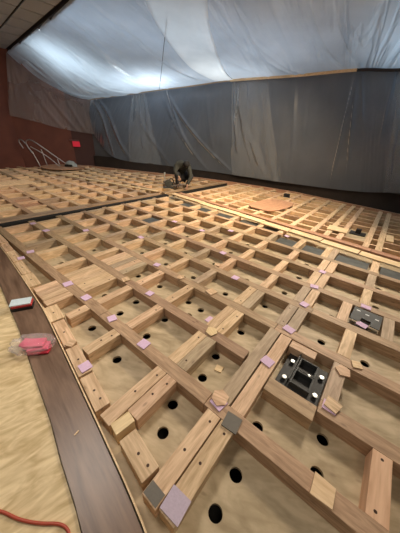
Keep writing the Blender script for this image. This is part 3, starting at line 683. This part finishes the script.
def pad_mesh(s, th, mat, n=4, jag=.0, seed=0):
    rnd = random.Random(seed); bm = bmesh.new(); vs = []
    for k in range(n):
        a = (k+.5)*math.tau/n; r_ = s*.7*(1+rnd.uniform(-jag, jag)); vs.append(bm.verts.new((r_*math.cos(a), r_*math.sin(a), 0)))
    f = bm.faces.new(vs); r = bmesh.ops.extrude_face_region(bm, geom=[f])
    for g_ in r['geom']:
        if isinstance(g_, bmesh.types.BMVert): g_.co.z += th
    bmesh.ops.recalc_face_normals(bm, faces=bm.faces)
    me = bpy.data.meshes.new('pad'); bm.to_mesh(me); bm.free(); me.materials.append(mat); return me
pm = pad_mesh(.092, .007, M_pink)
for k, (u, v, lv, lab) in enumerate(pads):
    o = link('foam_pad', pm, None, None, W(u, v, .0045 if lv == 0 else BZ+.001), TH+R(random.uniform(-16, 16)))
    o.scale = (random.uniform(.85, 1.08), random.uniform(.8, 1.0), 1)
    tag(o, 'pink foam pad '+lab, 'foam pad', 'pink foam pads')
pm2 = pad_mesh(.105, .010, M_purple)
o = link('foam_pad', pm2, None, None, W(-.275, .30, .006), TH+R(4)); o.scale = (1.05, 1, 1); tag(o, 'large dull lilac foam pad on plank ends, bottom centre of picture', 'foam pad', 'pink foam pads')
o = link('grey_patch', pad_mesh(.10, .008, M_greypad), None, None, W(-.265, .79, .006), TH+R(6)); tag(o, 'square dark grey pad on the joist crossing below the black bracket', 'pad')
o = link('grey_patch', pad_mesh(.09, .002, M_greypad), None, None, W(-.385, .262, .0045), TH+R(0)); o.scale = (1, .7, 1); tag(o, 'thin grey patch on the plank end beside the lilac foam pad', 'pad')  # grey paint on the plank end, modelled as a thin patch
shims = [(-.41, .865, .085, 6, .012, 'five-sided wood shim on a pink pad left of the dark grey square'), (.27, .82, .105, 4, .005, 'square ply shim on the nearest joist, bottom right'), (.20, 1.325, .09, 4, .012, 'notched ply shim on a pink pad by the black bracket'),
 (.205, 1.69, .085, 5, .005, 'dark wood chip on the block right of the black bracket'), (.28, 1.83, .075, 4, .005, 'pale square chip on the joist above the black bracket'), (-1.19, 1.83, .095, 4, .005, 'long wood chip on the third joist line, centre'),
 (-1.51, 2.4, .075, 4, .005, 'wood chip on the fourth joist line, centre'), (-.82, 1.33, .085, 5, .005, 'wood chip on the second joist line, centre'), (-1.65, 1.81, .075, 5, .005, 'wood chip on the third joist line, left of centre'), (-2.09, 1.32, .085, 4, .005, 'wood chip on the second joist line, left of centre'),
 (-.585, 1.13, .06, 4, -.108, 'two-tone wood scrap lying on the base of a central opening'), (-1.60, .44, .065, 4, .006, 'small pale chip on the flat blocks beside the brown board')]
for k, (u, v, s, n, z, lab) in enumerate(shims):
    o = link('wood_shim', pad_mesh(s, .009, M_pale if k % 3 == 1 else M_block, n, .12, k), None, None, W(u, v, z), TH+R(random.uniform(-25, 25))); tag(o, lab, 'shim', 'wood shims')
bm = bmesh.new(); add_box(bm, (0, 0, .003), (.030, .008, .005), .002)
tag(bm_obj('wood_chip', bm, M_pale, None, False, W(-.93, .15, .0005), TH+R(100)), 'tiny yellow wood splinter on the dark brown board', 'chip')

# ================================================================== BOX, BAG, CABLE
t = tag(empty('small_box', W(-2.385, .355, 0), TH+R(62)), 'small black and red tray with pale blue lid on the brown board', 'box')
t.scale = (1.06, 1.15, 1.25)
bm = bmesh.new(); add_box(bm, (0, 0, .014), (.165, .10, .028), .003); bm_obj('tray', bm, M_steel, t)
bm = bmesh.new(); add_box(bm, (.004, -.004, .036), (.155, .092, .016), .003); bm_obj('label_band', bm, plain('red_card', (.45, .03, .03), .5), t)
bm = bmesh.new(); add_box(bm, (-.006, .004, .049), (.158, .095, .010), .003); bm_obj('lid', bm, plain('pale_blue_lid', (.62, .74, .78), .4), t)
bc = W(-1.765, .235, .0)
bm = bmesh.new(); bmesh.ops.create_icosphere(bm, subdivisions=5, radius=1)
for v in bm.verts:
    c = v.co.copy(); n1 = noise.noise(c*2.3)+.6*noise.noise(c*5.5)+.4*abs(noise.noise(c*11))
    v.co.x *= .155*(1+.22*n1); v.co.y *= .100*(1+.22*n1); v.co.z = max(.001, (v.co.z*.5+.5)*.085*(1+.28*n1))
tag(bm_obj('plastic_bag', bm, M_bag, None, True, bc+Vector((-.015, .0, 0)), TH+R(45)), 'crumpled clear plastic bag of pink foam pieces on the brown board', 'bag')
mp_ = plain('bright_pink_foam', (.72, .10, .19), .5)
mp2 = plain('red_foam', (.62, .03, .06), .5)
for k, (x, y, z, rz, m, lab) in enumerate([(.05, -.03, .012, 10, mp2, 'lowest red foam piece at the front inside the clear bag'), (.0, .02, .012, -8, mp_, 'lowest pink foam piece at the back inside the clear bag'), (.045, -.02, .036, 22, mp_, 'pink foam piece in the middle layer of the bag, front'),
                                    (-.03, .02, .036, -20, mp_, 'pink foam piece in the middle layer of the bag, rear'), (.01, .0, .058, 5, mp_, 'topmost pink foam piece inside the clear bag')]):
    bm = bmesh.new(); add_box(bm, (0, 0, 0), (.15, .080 if k < 4 else .085, .021), .006)
    p = bc+Matrix.Rotation(TH+R(45), 3, 'Z') @ Vector((x, y, z)); tag(bm_obj('foam_piece', bm, m, None, False, p, TH+R(45+rz*.4)), lab, 'foam piece', 'foam pieces in the bag')
cab = [(-1.1, -.36), (-.97, -.29), (-.88, -.225), (-.835, -.205), (-.79, -.185), (-.74, -.155), (-.69, -.12), (-.65, -.085), (-.61, -.062), (-.565, -.06), (-.52, -.10), (-.49, -.18), (-.5, -.3)]
tag(tube('red_cable', [W(u, v, -.006) for u, v in cab], .0065, M_cable), 'orange red cable lying on the plywood at the bottom left corner', 'cable')

# ================================================================== PERSON
def skin(name, pts, edges, rad, mat, parent, levels=1, root=0):
    me = bpy.data.meshes.new(name); me.from_pydata(pts, edges, []); o = bpy.data.objects.new(name, me); COL.objects.link(o)
    m = o.modifiers.new('s', 'SKIN'); m.use_smooth_shade = True
    for i, r_ in enumerate(rad): me.skin_vertices[0].data[i].radius = (r_, r_) if not isinstance(r_, tuple) else r_; 
    for i in range(len(pts)): me.skin_vertices[0].data[i].use_root = (i == root)
    s = o.modifiers.new('d', 'SUBSURF'); s.levels = levels; s.render_levels = levels
    dg = bpy.context.evaluated_depsgraph_get(); m2 = bpy.data.meshes.new_from_object(o.evaluated_get(dg)); bpy.data.objects.remove(o); bpy.data.meshes.remove(me)
    m2.name = name
    for p in m2.polygons: p.use_smooth = True
    m2.materials.clear(); return link(name, m2, mat, parent)
per = tag(empty('person', (-.80, 8.07, 0), R(4)), 'person in a dark jacket crouching on the grid, head bent, hands reaching down', 'person')
M_skin = plain('skin', (.42, .25, .17), .6); M_jacket = plain('olive_grey_jacket', (.036, .037, .030), .85, bump=.3, bscale=20); M_trouser = plain('dark_trousers', (.022, .022, .026), .85); M_boot = plain('dark_boots', (.03, .028, .026), .6); M_hair = plain('dark_cap', (.012, .011, .011), .8)
pel = (.02, .30, .36); sp1 = (.0, .26, .52); sp2 = (-.02, .12, .68); sp3 = (.04, -.02, .74); neck = (.10, -.10, .745); hd = (.145, -.17, .74); hdt = (.16, -.235, .70)
hipL = (-.09, .28, .34); hipR = (.13, .28, .34); kL = (-.17, -.10, .47); kR = (.34, -.02, .42); aL = (-.13, .02, .09); aR = (.17, .08, .09); tL = (-.13, -.13, .035); tR = (.16, -.09, .035)
shL = (-.17, .02, .70); shR = (.22, .0, .68); elL = (-.22, -.16, .50); elR = (.30, -.20, .40); wrL = (-.08, -.30, .40); wrR = (.19, -.34, .17)
pts = [pel, sp1, sp2, sp3, neck, hd, hdt, hipL, kL, aL, tL, hipR, kR, aR, tR, shL, elL, wrL, (-.06, -.34, .36), shR, elR, wrR, (.18, -.37, .10)]
ed = [(0, 1), (1, 2), (2, 3), (3, 4), (4, 5), (5, 6), (0, 7), (7, 8), (8, 9), (9, 10), (0, 11), (11, 12), (12, 13), (13, 14), (3, 15), (15, 16), (16, 17), (17, 18), (3, 19), (19, 20), (20, 21), (21, 22)]
rad = [.09, .08, .09, .09, .055, .085, .07, .085, .055, .036, .03, .085, .055, .036, .03, .055, .04, .028, .035, .055, .04, .028, .035]
body = skin('body', pts, ed, rad, M_skin, per)
def finger(base_, tip, mid): return [base_, mid, tip]
for (bx, by, bz, d) in ((-.06, -.35, .35, -1), (.18, -.38, .09, 1)):
    fp, fe, fr = [], [], []
    for q in range(5):
        x = bx-.034+.017*q; n0 = len(fp); ln = (.05, .075, .08, .075, .055)[q]
        fp += [(x, by+.0, bz), (x+(q-2)*.004, by-.015, bz-ln*.5), (x+(q-2)*.003, by-.004, bz-ln)]; fe += [(n0, n0+1), (n0+1, n0+2)]; fr += [.010, .009, .007]
    me_pts = fp; 
    hnd = skin('hand', [(bx, by+.01, bz+.03)]+[tuple(p) for p in fp], [(0, 1+3*q) for q in range(5)]+[(a+1, b+1) for a, b in fe], [.02]+fr, M_skin, body)
skin('jacket', [pel, sp1, sp2, sp3, neck, shL, elL, wrL, shR, elR, wrR], [(0, 1), (1, 2), (2, 3), (3, 4), (3, 5), (5, 6), (6, 7), (3, 8), (8, 9), (9, 10)], [.175, .17, .18, .165, .08, .09, .068, .048, .09, .068, .048], M_jacket, per)
skin('trousers', [(.02, .29, .38), hipL, kL, aL, hipR, kR, aR], [(0, 1), (1, 2), (2, 3), (0, 4), (4, 5), (5, 6)], [.175, .125, .09, .062, .125, .09, .062], M_trouser, per)
for a, b in ((aL, tL), (aR, tR)):
    skin('boot', [(a[0], a[1]+.04, .05), (a[0], a[1], .05), (b[0], b[1], .045)], [(0, 1), (1, 2)], [.05, .055, .045], M_boot, per)
bm = bmesh.new(); bmesh.ops.create_icosphere(bm, subdivisions=3, radius=.112)
for v in bm.verts: v.co = Vector((v.co.x*.95, v.co.y*1.1, v.co.z*.95))
bmesh.ops.translate(bm, verts=bm.verts, vec=(.145, -.16, .765)); bm_obj('hair', bm, M_hair, per, True)
# tools beside the person
t = tag(empty('circular_saw', (-1.22, 7.93, .004), R(10)), 'dark hand power saw standing on the grid left of the person', 'power tool')
bm = bmesh.new(); add_cyl(bm, (0, -.03, .14), (0, .03, .14), .12, n=32); bm_obj('blade_guard', bm, plain('saw_grey', (.10, .10, .09), .4, .5), t, False)
bm = bmesh.new(); add_cyl(bm, (0, -.045, .13), (0, -.035, .13), .07, n=24); bm_obj('blade', bm, M_plate, t)
bm = bmesh.new(); add_box(bm, (.06, .08, .12), (.20, .10, .10), .02); bm_obj('motor_housing', bm, M_steel, t)
bm = bmesh.new(); add_box(bm, (.0, .02, .006), (.34, .20, .010), .002); bm_obj('shoe_plate', bm, M_plate, t)
tube('handle', [(.0, .05, .2), (.06, .06, .29), (.16, .07, .28), (.18, .08, .14)], .016, M_steel, t)
t = tag(empty('upright_stand', (-1.50, 8.9, .004), 0), 'thin pale upright stand behind the power saw', 'stand')  # plain thin vertical stand
bm = bmesh.new(); add_cyl(bm, (0, 0, 0), (0, 0, .02), .07, .06, n=20); bm_obj('foot', bm, M_steel, t)
bm = bmesh.new(); add_cyl(bm, (0, 0, .02), (0, 0, .26), .012, n=10); bm_obj('stem', bm, M_zinc, t)
bm = bmesh.new(); add_box(bm, (0, 0, .30), (.05, .04, .09), .01); bm_obj('head', bm, M_zinc, t)
t.name = 'marker_stand'
